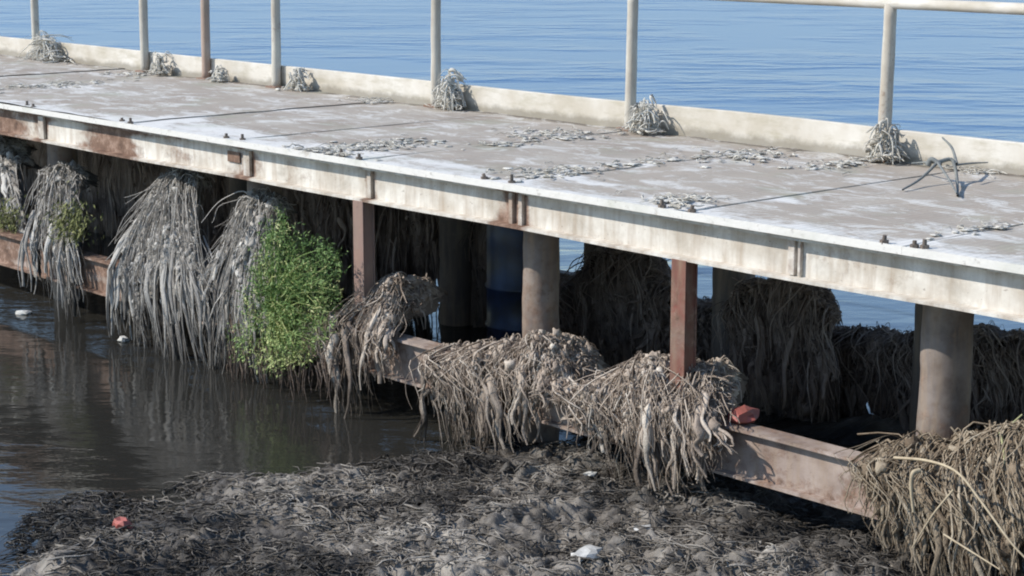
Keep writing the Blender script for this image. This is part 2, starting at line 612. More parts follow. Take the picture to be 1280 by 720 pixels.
for k in range(len(JOINT) - 1):
    mb = MB()
    L = JOINT[k + 1] - JOINT[k] - .0016
    nx, ny = 36, 60
    # a slab with a worn, slightly dished top
    u = np.linspace(0, L, nx); v = np.linspace(-.035, DW, ny)
    U, V_ = np.meshgrid(u, v, indexing='ij')
    zt = .012 * fbm(np.c_[(U.ravel() + JOINT[k]) * 2, V_.ravel() * 2, U.ravel() * 0], 3, 3) + (.022 if k in (7, 9, 10) else 0.0)
    zt *= .5
    zt[(U.ravel() == 0) | (U.ravel() == L)] -= .0004
    x0 = JOINT[k] + .0008
    mb.add(np.c_[U.ravel() + x0, V_.ravel(), zt], grid_quads(nx, ny), .34 * np.exp(-np.minimum(U.ravel(), L - U.ravel()) / .10) + crust(U.ravel() + x0, V_.ravel()))
    b0, b1 = -.045, -.012
    # sides and underside
    for (ax, ay, bx, by) in ((0, -.035, L, -.035), (L, -.035, L, DW), (L, DW, 0, DW), (0, DW, 0, -.035)):
        mb.add([(ax + x0, ay, b0), (bx + x0, by, b0), (bx + x0, by, .004), (ax + x0, ay, .004)], np.array([[0, 1, 2, 3]]), .12)
    mb.add([(x0, -.035, b0), (x0, DW, b0), (x0 + L, DW, b0), (x0 + L, -.035, b0)], np.array([[0, 1, 2, 3]]), 0)
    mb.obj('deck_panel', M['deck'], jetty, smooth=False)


def rust_tint(X, Zr, seed, left):
    t = np.zeros(len(X))
    for xs_ in (-6.74, -3.30, -1.67, 0.0, -0.12, -10.1, -13.4):
        amp = .50 if xs_ in (-3.30, 0.0) else .34
        t += amp * np.exp(-((X - xs_) / .10) ** 2) * (.8 + .4 * vnoise(np.c_[X * 30, Zr * 4, X * 0], 8))
    t += left * np.clip((-2.6 - X) / 2.6, 0, 1) * (.25 + .26 * fbm(np.c_[X * 1.3, Zr * 14, X * 0], 3, seed))
    t += left * .12 * fbm(np.c_[X * 2.2, Zr * 5, X * 0], 3, seed + 5)
    return t


def channel(mb, x0, x1, zt, zb, yweb, yfl, yback, step, left, seed, sag=0.0):
    """a steel channel: web, top and bottom flange, each with thickness"""
    n = int((x1 - x0) / step)
    xs = np.linspace(x0, x1, n)
    tf = .018
    prof = [(yback, zt), (yfl, zt), (yfl, zt - tf), (yweb, zt - tf - .006)]
    prof += [(yweb, zt - tf - .006 + (zb + tf + .012 - zt) * q) for q in np.linspace(.14, .86, 6)]
    prof += [(yweb, zb + tf + .006), (yfl + .012, zb + tf), (yfl + .012, zb), (yback, zb), (yback, zb + tf), (yweb + .016, zb + tf), (yweb + .016, zt - tf), (yback, zt - tf)]
    prof = np.array(prof)
    m_ = len(prof)
    X = np.repeat(xs, m_)
    Y = np.tile(prof[:, 0], n)
    Zc = np.tile(prof[:, 1], n)
    wob = .004 * vnoise(np.c_[X * 1.5, Zc * 4, Y * 4], seed + 3)
    Zw = Zc + .006 * vnoise(np.c_[X * .8, X * 0, X * 0], seed + 9) + sag * X
    mb.add(np.c_[X, Y + wob, Zw], np.vstack([grid_quads(n, m_)]), rust_tint(X, Zc, seed, left))
    a = (np.arange(n - 1) * m_)
    mb.add(np.c_[X, Y + wob, Zw], np.stack([a + m_ - 1, a + 2 * m_ - 1, a + m_, a], 1), rust_tint(X, Zc, seed, left))


mb = MB(); channel(mb, X0, X1, -.047, -.315, .075, -.005, .17, .06, 1.0, 1)
front_beam = mb.obj('edge_beam', M['beam'], jetty)
mb = MB(); channel(mb, X0, X1, -.047, -.315, DW - .05, DW - .12, DW - .01, .3, .5, 2)
mb.obj('edge_beam', M['dark_steel'], jetty)
mb = MB(); channel(mb, X0, X1, -1.30, -1.625, .05, -.012, .15, .06, .5, 3)
low_beam = mb.obj('lower_beam', M['lowbeam'], jetty)
mb = MB(); channel(mb, X0, X1, -1.34, -1.62, DW - .06, DW - .12, DW - .02, .3, .5, 4)
mb.obj('lower_beam', M['dark_steel'], jetty)

# stiffener plates on the beam and pairs of bolts along the deck edge
for x_, mname, wd in ((-6.74, 'beam', .10), (-3.30, 'beam', .09), (-1.67, 'beam', .05), (-.07, 'beam', .04), (.03, 'beam', .04), (2.44, 'beam', .05), (2.50, 'beam', .02), (5.1, 'beam', .06), (-10.1, 'beam', .1)):
    mb = MB()
    mb.box(x_ - wd / 2, x_ + wd / 2, .045, .073, -.292, -.072, .12)
    mb.obj('stiffener', M[mname], front_beam, bevel=.004)
mb = MB()
mb.box(-3.6, -3.42, .062, .073, -.20, -.11, .3)
mb.obj('patch_plate', M['rust'], front_beam, bevel=.003)
for x_ in (-6.95, -6.78, -5.2, -5.02, -3.52, -3.32, -1.98, -1.74, -.30, -.02, 1.42, 1.66, 3.16, 3.36, 3.41, 4.9, -8.6, -8.4, -10.3, -10.1):
    mb = MB()
    h = rng.uniform(.035, .065)
    yb = rng.uniform(-.012, .03)
    cyl(mb, (x_, yb, -.003), (x_, yb, .018), .026, .026, 6)
    cyl(mb, (x_, yb, .016), (x_ + rng.normal(0, .004), yb, h), .013, .012, 8)
    mb.obj('bolt', M['dark_steel'], jetty)

# joists under the deck
for x_ in JOINT:
    mb = MB()
    for (ya, yb_, za, zb_) in ((.175, DW - .125, -.064, -.048), (.175, DW - .125, -.26, -.244)):
        mb.box(x_ - .05, x_ + .05, ya, yb_, za, zb_)
    mb.box(x_ - .006, x_ + .006, .175, DW - .125, -.244, -.064)
    mb.obj('joist', M['dark_steel'], jetty)

# square posts between the two front beams, round piles behind them
for x_, mt in ((-1.75, 'post_pale'), (1.57, 'post_red'), (4.9, 'post_red')):
    mb = MB()
    mb.box(x_ - .062, x_ + .062, .0, .012, -1.30, -.315)
    mb.box(x_ - .062, x_ + .062, .10, .112, -1.30, -.315)
    mb.box(x_ - .052, x_ - .042, .012, .10, -1.30, -.315)
    mb.box(x_ + .044, x_ + .054, .012, .10, -1.30, -.315)
    o = mb.obj('square_post', M[mt], jetty, bevel=.003)
    if mt == 'post_red': o["label"] = 'red painted square steel post'
    else: o["label"] = 'faded pinkish square steel post'
for x_, y_, r_ in ((-.26, .5, .135), (3.24, .5, .152), (-3.72, .5, .15), (-7.2, .5, .15), (-10.7, .5, .15), (6.7, .5, .16),
                   (-.30, 2.62, .17), (3.24, 2.62, .16), (-3.72, 2.62, .16), (-7.2, 2.62, .16), (-1.85, 2.62, .12), (1.6, 2.62, .12), (-5.1, 2.62, .14)):
    mb = MB()
    cyl(mb, (x_, y_, -3.6), (x_ + .012, y_, -.30 if abs(x_ % 1) < 2 else -.3), r_ * 1.05, r_ * .97, 28, 60, rough=.006, seed=int(x_ * 10) + 40)
    mb.obj('pile', M['pile'] if y_ < 1 else M['dark_steel'], jetty, smooth=True)

# kerb board along the far edge
for k, xa in enumerate(np.arange(-22.6, 7, 2.62)):
    mb = MB()
    xb = xa + 2.612
    n = 24
    q = np.linspace(xa, xb, n)
    sag = .010 * np.sin((q - xa) / 2.61 * math.pi) * rng.uniform(-.5, 1.2)
    pr = np.array([(2.94, -.02), (2.94, .226), (2.945, .232), (2.985, .232), (2.99, .226), (2.99, -.02)])
    V = np.concatenate([np.c_[np.full(6, q[i]), pr[:, 0], pr[:, 1] + sag[i]] for i in range(n)])
    b = (np.arange(n - 1) * 6)[:, None]; i = np.arange(6)[None]; j = (i + 1) % 6
    Q = np.stack([b + i, b + i + 6, b + j + 6, b + j], -1).reshape(-1, 4)
    mb.add(V, [Q, np.array([[0, 1, 2, 5], [2, 3, 4, 5]]), np.array([[0, 1, 2, 5], [2, 3, 4, 5]]) + (n - 1) * 6])
    mb.obj('kerb_board', M['kerb'], jetty)

# ------------------------------------------------------------------ railing
railing = thing('railing', 'slim pale steel handrail along the far edge of the deck', 'railing', (-6, 2.89, 0))
POSTS = [-14.76, -12.14, -9.57, -8.29, -6.95, -4.33, -1.74, .92, 3.55, 6.1, -17.4, -20.0]
for x_ in POSTS:
    mb = MB()
    brown = abs(x_ + 8.29) < .01
    ln = rng.normal(0, .006)
    cyl(mb, (x_, 2.89, .0), (x_ + .02 + ln, 2.89, 1.16), .05, .046, 14, 14, rough=.003, seed=int(x_ * 7) + 90)
    o = mb.obj('rail_post', M['rail_brown' if brown else 'rail'], railing, smooth=True)
    if brown: o["label"] = 'rust brown railing post'
    mb = MB()
    mb.box(x_ - .09, x_ + .09, 2.81, 2.934, .001, .024)
    mb.obj('base_plate', M['rust'], railing, bevel=.003)
mb = MB()
cyl(mb, (X0, 2.89, 1.165), (X1, 2.89, 1.165), .042, .042, 14, 60, rough=.002)
mb.obj('handrail', M['kerb'], railing, smooth=True)


# ------------------------------------------------------------------ hanging weed
def walk(N, K, amp, smooth=2):
    """smooth random walks, zero at the start"""
    r = np.cumsum(rng.normal(0, 1, (N, K)), 1)
    for _ in range(smooth):
        r[:, 1:-1] = (r[:, :-2] + r[:, 1:-1] + r[:, 2:]) / 3
    return (r - r[:, :1]) * amp / math.sqrt(K)


def clump(label, top, bot, Yt, Yb, mat, n=260, beam_z=-1.28, back=.30, rad=.0165, group='weed clumps hanging from the front beam',
          cat='weed clump', locks=8, rag=.35, spread=.035, core_end=.46, topcurl=60, seed=0, sink=.03, dens=1.0, btone=.60, r0=.16):
    """weed that lies over a beam or round a pile and hangs down: top/bot are photo-measured outlines of its ridge and its tips"""
    T = np.array([at(px, py, Yt) for px, py in top])
    B = np.array([at(px, py, Yb) for px, py in bot])
    st = np.linspace(0, 1, len(T)); sb = np.linspace(0, 1, len(B))
    ev = lambda s, s0, A: np.stack([np.interp(s, s0, A[:, i]) for i in range(3)], -1)
    L_ = abs(B[-1, 0] - B[0, 0]) + .05
    sx = np.linspace(0, 1, 40)
    T = ev(sx, st, T); st = sx
    T[:, 2] += .045 * fbm(np.c_[sx * L_ * 5, sx * 0, sx * 0], 3, seed + 201)
    T[:, 1] += .05 * fbm(np.c_[sx * L_ * 4, sx * 0 + 3, sx * 0], 2, seed + 203)
    c = B.mean(0)
    root = thing('weed_clump', label, cat, (c[0], Yb, max(B[:, 2].min(), WZ)), group)

    def paths(s_top, s_bot, tend, K=14, kb=3, backf=None, yj=.03):
        N = len(s_top)
        a = ev(s_top, st, T); b = ev(s_bot, sb, B)
        a[:, 1] += rng.normal(0, .02, N); b[:, 1] += rng.normal(0, yj, N)
        P = np.zeros((N, K, 3))
        t = np.linspace(0, 1, K - kb)[None] * tend[:, None]
        thit = np.clip((a[:, 2] - beam_z) / (a[:, 2] - b[:, 2] + 1e-6), .10, .85)[:, None]
        q = np.clip(t / thit, 0, 1)
        ey = q ** .75
        ex = np.clip(.55 * np.clip(t / np.maximum(thit, .3), 0, 1) + .45 * t, 0, 1)
        P[:, kb:, 0] = a[:, 0:1] + (b[:, 0:1] - a[:, 0:1]) * ex
        P[:, kb:, 1] = a[:, 1:2] + (b[:, 1:2] - a[:, 1:2]) * ey
        P[:, kb:, 2] = a[:, 2:3] + (b[:, 2:3] - a[:, 2:3]) * t ** np.where(thit < .35, 1.15, 1.0)
        bk = (.45 * back * rng.random(N) ** 1.5 if backf is None else np.full(N, back * backf))[:, None] * (.12 + .88 * np.clip(4 * s_top * (1 - s_top), 0, 1) ** .7)[:, None]
        u = np.linspace(1, .25, kb)[None]
        side = rng.normal(0, .08, (N, 1)) if backf is None else 0
        P[:, :kb, 0] = a[:, 0:1] + side * u
        P[:, :kb, 1] = a[:, 1:2] + bk * u
        P[:, :kb, 2] = a[:, 2:3] - .30 * bk * u ** 2 + (rng.normal(0, .02, (N, kb)) if backf is None else 0)
        return P

    # matted blanket: lumpy felt that lies over the beam, with a ragged hem
    W_ = abs(B[-1, 0] - B[0, 0]) + .05
    nu, K = int(np.clip(W_ * 90, 50, 190)), 34
    s = np.linspace(0, 1, nu)
    hem = core_end * (.74 + .50 * vnoise(np.c_[s * W_ * 5, s * 0, s * 0], seed + 2) + .22 * vnoise(np.c_[s * W_ * 17, s * 0, s * 0], seed + 4)) * (.92 + .16 * rng.random(nu))
    hem = np.maximum(hem, .12)
    P = paths(s, s, hem, K, 8, 1.0, .010)
    P[:, :, 1] += sink
    P[:, :8, 2] -= .015
    rid = np.abs(fbm(P * np.array([17, 9, 3.0]), 2, 15 + seed))
    d = .055 * fbm(P * np.array([6, 6, 3.0]), 3, 5 + seed) + .030 * rid + .010 * fbm(P * np.array([46, 46, 20]), 2, 35 + seed)
    fade = np.clip(np.linspace(0, 1, nu) * (1 - np.linspace(0, 1, nu)) * 14, .25, 1)[:, None]
    P += (d * fade)[..., None] * np.array([.3, -1, .7])
    blanket = P.copy()
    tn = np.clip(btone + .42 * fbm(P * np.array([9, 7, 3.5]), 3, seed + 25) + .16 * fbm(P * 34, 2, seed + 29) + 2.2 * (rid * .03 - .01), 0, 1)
    mb = MB()
    mb.add(P.reshape(-1, 3), grid_quads(nu, K), tn.ravel())
    back_p = P.copy(); back_p[:, :, 1] += .05; back_p[:, :, 2] -= .03
    mb.add(back_p.reshape(-1, 3), grid_quads(nu, K), .2)
    mb.obj('matted_blanket', mat, root, smooth=True)

    KR = 13
    lob = lambda x_: vnoise(np.c_[x_ * W_ * 6, x_ * 0, x_ * 0], seed + 71)

    def ropes(k, layer):
        """hanging ropes of weed that leave the blanket and end in thin tips"""
        g_ = rng.random(max(4, k // 3))              # they clot together and leave gaps
        s0 = np.clip(g_[rng.integers(0, len(g_), k)] + rng.normal(0, .016 / W_, k), 0, 1)
        te = (1.06 + .22 * lob(s0)) - rag * 1.3 * rng.random(k) ** 1.3
        t0 = rng.uniform(r0, r0 + .22, k)
        full = paths(np.clip(s0 + rng.normal(0, spread, k), 0, 1), np.clip(s0 + rng.normal(0, .01, k), 0, 1), np.clip(te, .3, 1.15), 40, 1)
        # keep only what hangs below t0
        out = np.zeros((k, KR, 3))
        for i in range(k):
            u = np.linspace(1 + t0[i] / max(te[i], .3) * 39, 39, KR)
            j = np.clip(u.astype(int), 0, 38); f = (u - j)[:, None]
            out[i] = full[i, j] * (1 - f) + full[i, j + 1] * f
        out[:, :, 0] += walk(k, KR, .085, 1)
        out[:, :, 1] += walk(k, KR, .04) + layer
        taper = np.linspace(1, .28, KR)[None]
        knob = 1 + .35 * vnoise(np.stack([np.linspace(0, 7, KR)[None] + s0[:, None] * 91, s0[:, None] * 50 + np.zeros((k, KR)), np.zeros((k, KR))], -1), 3)
        R = rad * np.exp(rng.normal(-.12, .55, (k, 1))).clip(.3, 2.4) * taper * knob
        R[:, 0] *= .6
        return out, R, np.clip(rng.normal(.56 - layer * 1.6, .20, k), 0, 1)  # back layer gets a darker tint, standing in for its shade

    nf = int(n * .078 * dens)
    P, R, tn = ropes(nf, .0)
    own = rng.permutation(nf)[:locks]
    for i in own:                                    # the fattest tell apart one by one
        mb = MB()
        V, Q = tubes(P[i:i + 1], R[i:i + 1] * 1.3, 7, .5)
        mb.add(V, Q, tn[i])
        e = P[i:i + 1] + rng.normal(0, .009, (3, 1, 3)) + np.stack([walk(3, KR, .02), walk(3, KR, .02), walk(3, KR, .02)], -1)
        add_tubes(mb, e, R[i:i + 1] * .45 * np.ones((3, 1)), 4, np.clip(tn[i] + rng.normal(0, .12, 3), 0, 1))
        mb.obj('hanging_lock', mat, root, smooth=True)
    mb = MB()
    keep = np.setdiff1d(np.arange(nf), own)
    add_tubes(mb, P[keep], R[keep] * 1.25, 6, tn[keep], .4)
    P, R, tn = ropes(int(nf * .55), .09)
    add_tubes(mb, P, R * 1.3, 6, tn, .4)
    # finer threads along them
    P, R, tn = ropes(nf * 2, .0)
    P[:, :, 1] += rng.normal(.02, .04, (len(P), 1))
    add_tubes(mb, P, R * .32, 3, np.clip(tn + rng.normal(0, .1, len(tn)), 0, 1))
    # strays that run across the blanket
    k = int(n * .35)
    s0 = rng.random(k)
    P = paths(s0, np.clip(s0 + rng.normal(0, .14, k), 0, 1), rng.uniform(.15, .6, k), 12)
    P[:, :, 1] -= .02
    P[:, :, 0] += walk(k, 12, .12); P[:, :, 1] += walk(k, 12, .05); P[:, :, 2] += walk(k, 12, .05)
    add_tubes(mb, P, np.linspace(1, .4, 12)[None] * rad * .42 * np.exp(rng.normal(-.1, .3, (k, 1))), 3, np.clip(rng.normal(.58, .18, k), 0, 1))
    # loose curls and clods on the top
    if topcurl:
        tc = int(topcurl * 2.2)
        ss = rng.random(tc)
        a = ev(ss, st, T)
        a[:, 1] += rng.uniform(-.10, back * .9, tc) * np.clip(4 * ss * (1 - ss), 0, 1) ** .6
        a[:, 2] += .012 - .25 * np.maximum(a[:, 1] - Yt, 0) - .15 * np.maximum(Yt - a[:, 1], 0)
        add_curls(mb, a, .05, .26, .0042, np.clip(rng.normal(.6, .2, tc), 0, 1), drop=.35, K=8, sides=3)
        q = a[: tc // 3].copy()
        lumps(mb, q - np.array([0, 0, .010]), np.exp(rng.normal(-3.8, .45, len(q))), .6, 1.2, np.clip(rng.normal(btone, .16, len(q)), 0, 1))
    Q = blanket[rng.integers(2, nu - 2, int(n * 1.1)), rng.integers(3, 30, int(n * 1.1))]
    lumps(mb, Q, np.exp(rng.normal(-4.25, .42, len(Q))), 1.3, 1.3, np.clip(rng.normal(btone, .2, len(Q)), 0, 1))
    Q = blanket[rng.integers(2, nu - 2, n * 2), rng.integers(3, 28, n * 2)] + rng.normal(0, .02, (n * 2, 3))
    add_curls(mb, Q, .04, .16, .0042, np.clip(rng.normal(btone, .2, n * 2), 0, 1), drop=2.4, K=7, lift=.03, sides=3)
    tag(mb.obj('strands', mat, root, smooth=True), kind='stuff')
    return root


def add_curls(mb, A, l0, l1, rad, tint, drop=0.1, K=8, lift=.03, sides=4):
    N = len(A)
    ang = rng.uniform(0, 6.28, N)
    L = rng.uniform(l0, l1, N)
    t = np.linspace(-.5, .5, K)[None]
    curv = rng.normal(0, 2.4, N)[:, None]
    th = ang[:, None] + curv * t
    dx = np.cumsum(np.cos(th), 1); dy = np.cumsum(np.sin(th), 1)
    dx -= dx[:, K // 2:K // 2 + 1]; dy -= dy[:, K // 2:K // 2 + 1]
    P = np.zeros((N, K, 3))
    P[:, :, 0] = A[:, 0:1] + dx / K * L[:, None]
    P[:, :, 1] = A[:, 1:2] + dy / K * L[:, None]
    P[:, :, 2] = A[:, 2:3] + lift * rng.random((N, 1)) * np.cos(t * 3) - drop * L[:, None] * np.abs(t) ** 2 * 2 * rng.random((N, 1)) + rng.normal(0, .004, (N, K))
    R = rad * np.exp(rng.normal(0, .35, (N, 1))) * (1 - .55 * np.abs(t * 2) ** 2)
    add_tubes(mb, P, np.broadcast_to(R, (N, K)).copy(), sides, tint)


clump('grey weed curtain at the left edge of the jetty above the bare beam end', [(-30, 172), (0, 176), (22, 205)], [(-30, 300), (0, 292), (32, 296)], .40, .14, M['weed_grey'], 160, locks=4, seed=1, core_end=.80, r0=.03, dens=1.5, spread=.06)
clump('grey weed clump round the leftmost pile with a mossy patch on it', [(66, 222), (80, 206), (98, 230)], [(42, 352), (72, 388), (100, 368)], .25, -.12, M['weed_grey'], 300, locks=9, seed=2, back=.2, core_end=.84, r0=.22, dens=1.1, spread=.06, btone=.64)
clump('tall grey weed fall reaching from the deck beam down to the water', [(208, 226), (226, 218), (244, 218)], [(142, 392), (205, 474), (274, 468)], .30, -.16, M['weed_grey'], 620, locks=18, seed=3, back=.2, core_end=.84, r0=.22, dens=1.0, spread=.06, btone=.68)
clump('pale shaggy weed fall left of the bright green plant', [(310, 256), (324, 248), (345, 262)], [(250, 440), (292, 486), (345, 492)], .30, -.10, M['weed_grey'], 400, locks=10, seed=4, back=.25, core_end=.84, r0=.22, dens=1.0, spread=.06, btone=.72)
clump('tan weed clump wrapped round the foot of the pinkish square post', [(428, 396), (450, 388), (482, 362), (500, 350), (510, 388)], [(408, 500), (428, 515), (450, 512), (470, 480), (486, 452)], .24, -.14, M['weed_tan'], 380, locks=9, seed=5, back=.45, rag=.45, topcurl=100)
clump('broad tan weed mat hanging off the beam below the round pile', [(556, 438), (590, 434), (640, 430), (676, 418), (700, 446), (724, 474)], [(544, 568), (590, 582), (640, 580), (664, 566), (694, 500), (726, 505)], .12, -.16, M['weed_tan'], 800, locks=24, seed=6, back=.5, topcurl=260)
clump('thick tan weed mat hanging under the red square post', [(742, 486), (776, 470), (818, 454), (846, 476), (866, 452), (902, 512)], [(728, 560), (770, 612), (820, 626), (852, 616), (872, 585), (898, 552)], .12, -.16, M['weed_tan'], 760, locks=22, seed=7, back=.5, topcurl=220)
clump('straw brown weed heap filling the lower right corner round the widest pile', [(1112, 570), (1138, 558), (1180, 556), (1230, 550), (1300, 536)], [(1098, 700), (1134, 725), (1180, 735), (1240, 740), (1320, 750)], .14, -.22, M['weed_brown'], 900, locks=18, seed=8, back=.8, topcurl=560, core_end=.7, btone=.46, dens=.75, r0=.06)

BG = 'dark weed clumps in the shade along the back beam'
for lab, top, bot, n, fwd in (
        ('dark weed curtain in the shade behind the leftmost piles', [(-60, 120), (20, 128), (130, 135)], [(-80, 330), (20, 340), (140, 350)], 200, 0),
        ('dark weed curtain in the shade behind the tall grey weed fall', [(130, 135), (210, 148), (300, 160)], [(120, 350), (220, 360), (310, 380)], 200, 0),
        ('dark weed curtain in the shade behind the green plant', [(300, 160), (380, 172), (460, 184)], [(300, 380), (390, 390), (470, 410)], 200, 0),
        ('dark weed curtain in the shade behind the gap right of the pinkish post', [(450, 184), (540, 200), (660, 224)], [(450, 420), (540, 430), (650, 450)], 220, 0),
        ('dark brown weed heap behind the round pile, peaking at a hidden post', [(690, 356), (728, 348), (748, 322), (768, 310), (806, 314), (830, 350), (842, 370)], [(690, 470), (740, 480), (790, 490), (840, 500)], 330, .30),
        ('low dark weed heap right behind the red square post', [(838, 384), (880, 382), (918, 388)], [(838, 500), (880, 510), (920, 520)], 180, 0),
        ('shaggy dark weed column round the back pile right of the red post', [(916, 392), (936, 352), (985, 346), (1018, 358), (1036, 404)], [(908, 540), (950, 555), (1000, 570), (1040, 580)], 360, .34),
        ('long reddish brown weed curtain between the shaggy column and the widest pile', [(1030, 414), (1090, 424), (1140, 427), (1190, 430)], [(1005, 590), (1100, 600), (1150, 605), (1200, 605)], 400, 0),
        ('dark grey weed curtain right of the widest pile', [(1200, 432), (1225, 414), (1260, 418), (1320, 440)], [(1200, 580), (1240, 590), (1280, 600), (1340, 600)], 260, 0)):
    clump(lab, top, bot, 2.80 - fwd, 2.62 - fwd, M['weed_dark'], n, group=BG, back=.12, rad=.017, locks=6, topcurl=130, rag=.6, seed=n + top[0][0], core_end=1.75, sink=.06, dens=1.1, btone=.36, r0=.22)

# ------------------------------------------------------------------ blue drum afloat behind the round pile
c = at(652, 400, 1.6)
drum = thing('drum', 'dark blue plastic drum standing upright in the shade behind the round pile', 'drum', (c[0], 1.6, -1.80))
mb = MB()
hs = [0, .01, .03, .30, .315, .33, .345, .62, .635, .65, .665, .95, 1.0, 1.02, 1.24, 1.27]
rs = [.24, .275, .285, .285, .30, .30, .285, .285, .30, .30, .285, .285, .285, .285, .28, .25]
a = np.linspace(0, 6.2832, 33)[:-1]
V = np.array([[c[0] + r * math.cos(t), 1.6 + r * math.sin(t), -1.80 + h] for h, r in zip(hs, rs) for t in a])
nb = len(hs); b = (np.arange(nb - 1) * 32)[:, None]; i = np.arange(32)[None]; j = (i + 1) % 32
V = np.vstack([V, [c[0], 1.6, -1.80 + 1.26]])
Q = np.stack([b + i, b + j, b + j + 32, b + i + 32], -1).reshape(-1, 4)
T3 = np.stack([(nb - 1) * 32 + i[0], (nb - 1) * 32 + j[0], np.full(32, len(V) - 1)], 1)
mb.add(V, [Q, T3])
mb.obj('barrel_body', M['blue_drum'], drum, smooth=True)
mb = MB()
cyl(mb, (c[0] + .13, 1.5, -.545), (c[0] + .13, 1.5, -.515), .035, .035, 12)
mb.obj('bung', M['blue_drum'], drum)

# ------------------------------------------------------------------ the green plant
c = at(355, 440, -.22)
plant = thing('green_plant', 'bright green bushy plant growing out of the hanging weed', 'plant', (c[0], -.2, c[2]))


def leaves(mb, C, D, L, W, tint):
    """small pointed leaves, two triangles folded along the midrib"""
    N = len(C)
    D = D / (np.linalg.norm(D, axis=1, keepdims=True) + 1e-9)
    up = rng.normal(0, 1, (N, 3)); up[:, 2] += 1.2
    s = np.cross(D, up); s /= np.linalg.norm(s, axis=1, keepdims=True) + 1e-9
    nrm = np.cross(s, D)
    a = C; e = C + D * L[:, None]
    mid = C + D * L[:, None] * .45 - nrm * W[:, None] * .15
    l = mid + s * W[:, None]; r = mid - s * W[:, None]
    V = np.stack([a, l, e, r], 1).reshape(-1, 3)
    k = np.arange(N)[:, None] * 4
    mb.add(V, np.vstack([k + [0, 3, 2], k + [0, 2, 1]]), np.repeat(tint, 4))


OUT = [(338, 280), (352, 270), (372, 300), (402, 302), (426, 326), (420, 352), (430, 378), (418, 405), (398, 436), (378, 458), (340, 462), (306, 446), (292, 426), (300, 390), (314, 350), (326, 310)]
Oxy = np.array(OUT, float)


def inside(px, py):
    r = np.zeros(len(px), bool)
    j = len(Oxy) - 1
    for i in range(len(Oxy)):
        xi, yi = Oxy[i]; xj, yj = Oxy[j]
        r ^= ((yi > py) != (yj > py)) & (px < (xj - xi) * (py - yi) / (yj - yi + 1e-9) + xi)
        j = i
    return r


qx = rng.uniform(280, 436, 2600); qy = rng.uniform(258, 474, 2600)
k = inside(qx, qy); qx, qy = qx[k], qy[k]
rootp = at(345, 400, .0)
tips = np.array([at(x_, y_, rng.uniform(-.38, .06)) for x_, y_ in zip(qx, qy)])
ns = 200
mb = MB()
idx = rng.choice(len(tips), ns, replace=False)
sp = []
for i_ in idx:
    e = tips[i_]
    base = rootp + np.array([rng.normal(0, .12), rng.uniform(0, .12), rng.normal(-.05, .15)])
    midp = (base + e) / 2 + np.array([0, -.05, .10])
    sp.append(spline([base, midp, e], 8))
sp = np.array(sp)
add_tubes(mb, sp, np.linspace(.006, .002, 8)[None] * np.ones((ns, 1)), 3)
tag(mb.obj('stem', M['leaf'], plant, smooth=True), kind='stuff')
mb = MB()
C, D, Tn = [], [], []
clv = vnoise(tips * 5, 9)
gap = fbm(tips * 6.5, 2, 19)
ctr = np.hypot((qx - 352) / 80, (qy - 385) / 95)
for i_ in range(len(tips)):
    p = tips[i_]
    if gap[i_] < -.42 + .30 * (ctr[i_] - .6): continue
    d = p - rootp; d = d / (np.linalg.norm(d) + 1e-6)
    sprig = d * .7 + rng.normal(0, .5, 3) + np.array([0, -.1, .15])
    sprig /= np.linalg.norm(sprig)
    low = np.clip((qy[i_] - 380) / 80, 0, 1)
    dead = rng.random() < .10
    for q in range(11):                              # leaves set along a short sprig
        C.append(p + sprig * (q - 4) * .016 + rng.normal(0, .006, 3)); D.append(sprig * .6 + rng.normal(0, .65, 3) + np.array([0, -.1, -.1]))
        Tn.append(.97 if dead else np.clip(.36 + .30 * clv[i_] + .30 * low + rng.normal(0, .13), 0, .95))
N = len(C)
leaves(mb, np.array(C), np.array(D), rng.uniform(.014, .05, N), rng.uniform(.0025, .007, N), np.array(Tn))
tag(mb.obj('foliage', M['leaf'], plant), kind='stuff')
mb = MB()   # roots and dead stalks trailing below it
n = 90
xs_ = rng.uniform(285, 420, n)
a = np.array([at(x_, rng.uniform(425, 462), rng.uniform(-.25, -.02)) for x_ in xs_])
Pp = np.repeat(a[:, None], 8, 1)
t = np.linspace(0, 1, 8)[None]
Pp[:, :, 2] -= t * rng.uniform(.12, .38, (n, 1))
Pp[:, :, 0] += .02 * np.sin(t * 5 + rng.uniform(0, 6, (n, 1)))
add_tubes(mb, Pp, np.linspace(.009, .003, 8)[None] * np.ones((n, 1)), 4, rng.uniform(.1, .6, n))
tag(mb.obj('trailing_roots', M['weed_dark'], plant, smooth=True), kind='stuff')


def tuft(label, outline, Y, n, name='moss_tuft'):
    c = at(*outline[0], Y)
    r = thing(name, label, 'plant', c)
    mb = MB()
    px = rng.normal(outline[0][0], outline[1][0], n); py = rng.normal(outline[0][1], outline[1][1], n)
    C = np.array([at(x_, y_, Y + rng.uniform(-.05, .03)) for x_, y_ in zip(px, py)])
    D = rng.normal(0, .5, (n, 3)) + np.array([0, -.4, -.6])
    leaves(mb, C, D, rng.uniform(.03, .08, n), rng.uniform(.004, .009, n), rng.random(n))
    tag(mb.obj('foliage', M['moss'], r), kind='stuff')


tuft('olive green mossy tuft on the leftmost pile clump', ((88, 275), (13, 14)), -.10, 700)
tuft('yellow green tuft at the left edge above the beam', ((10, 272), (10, 12)), .10, 500)


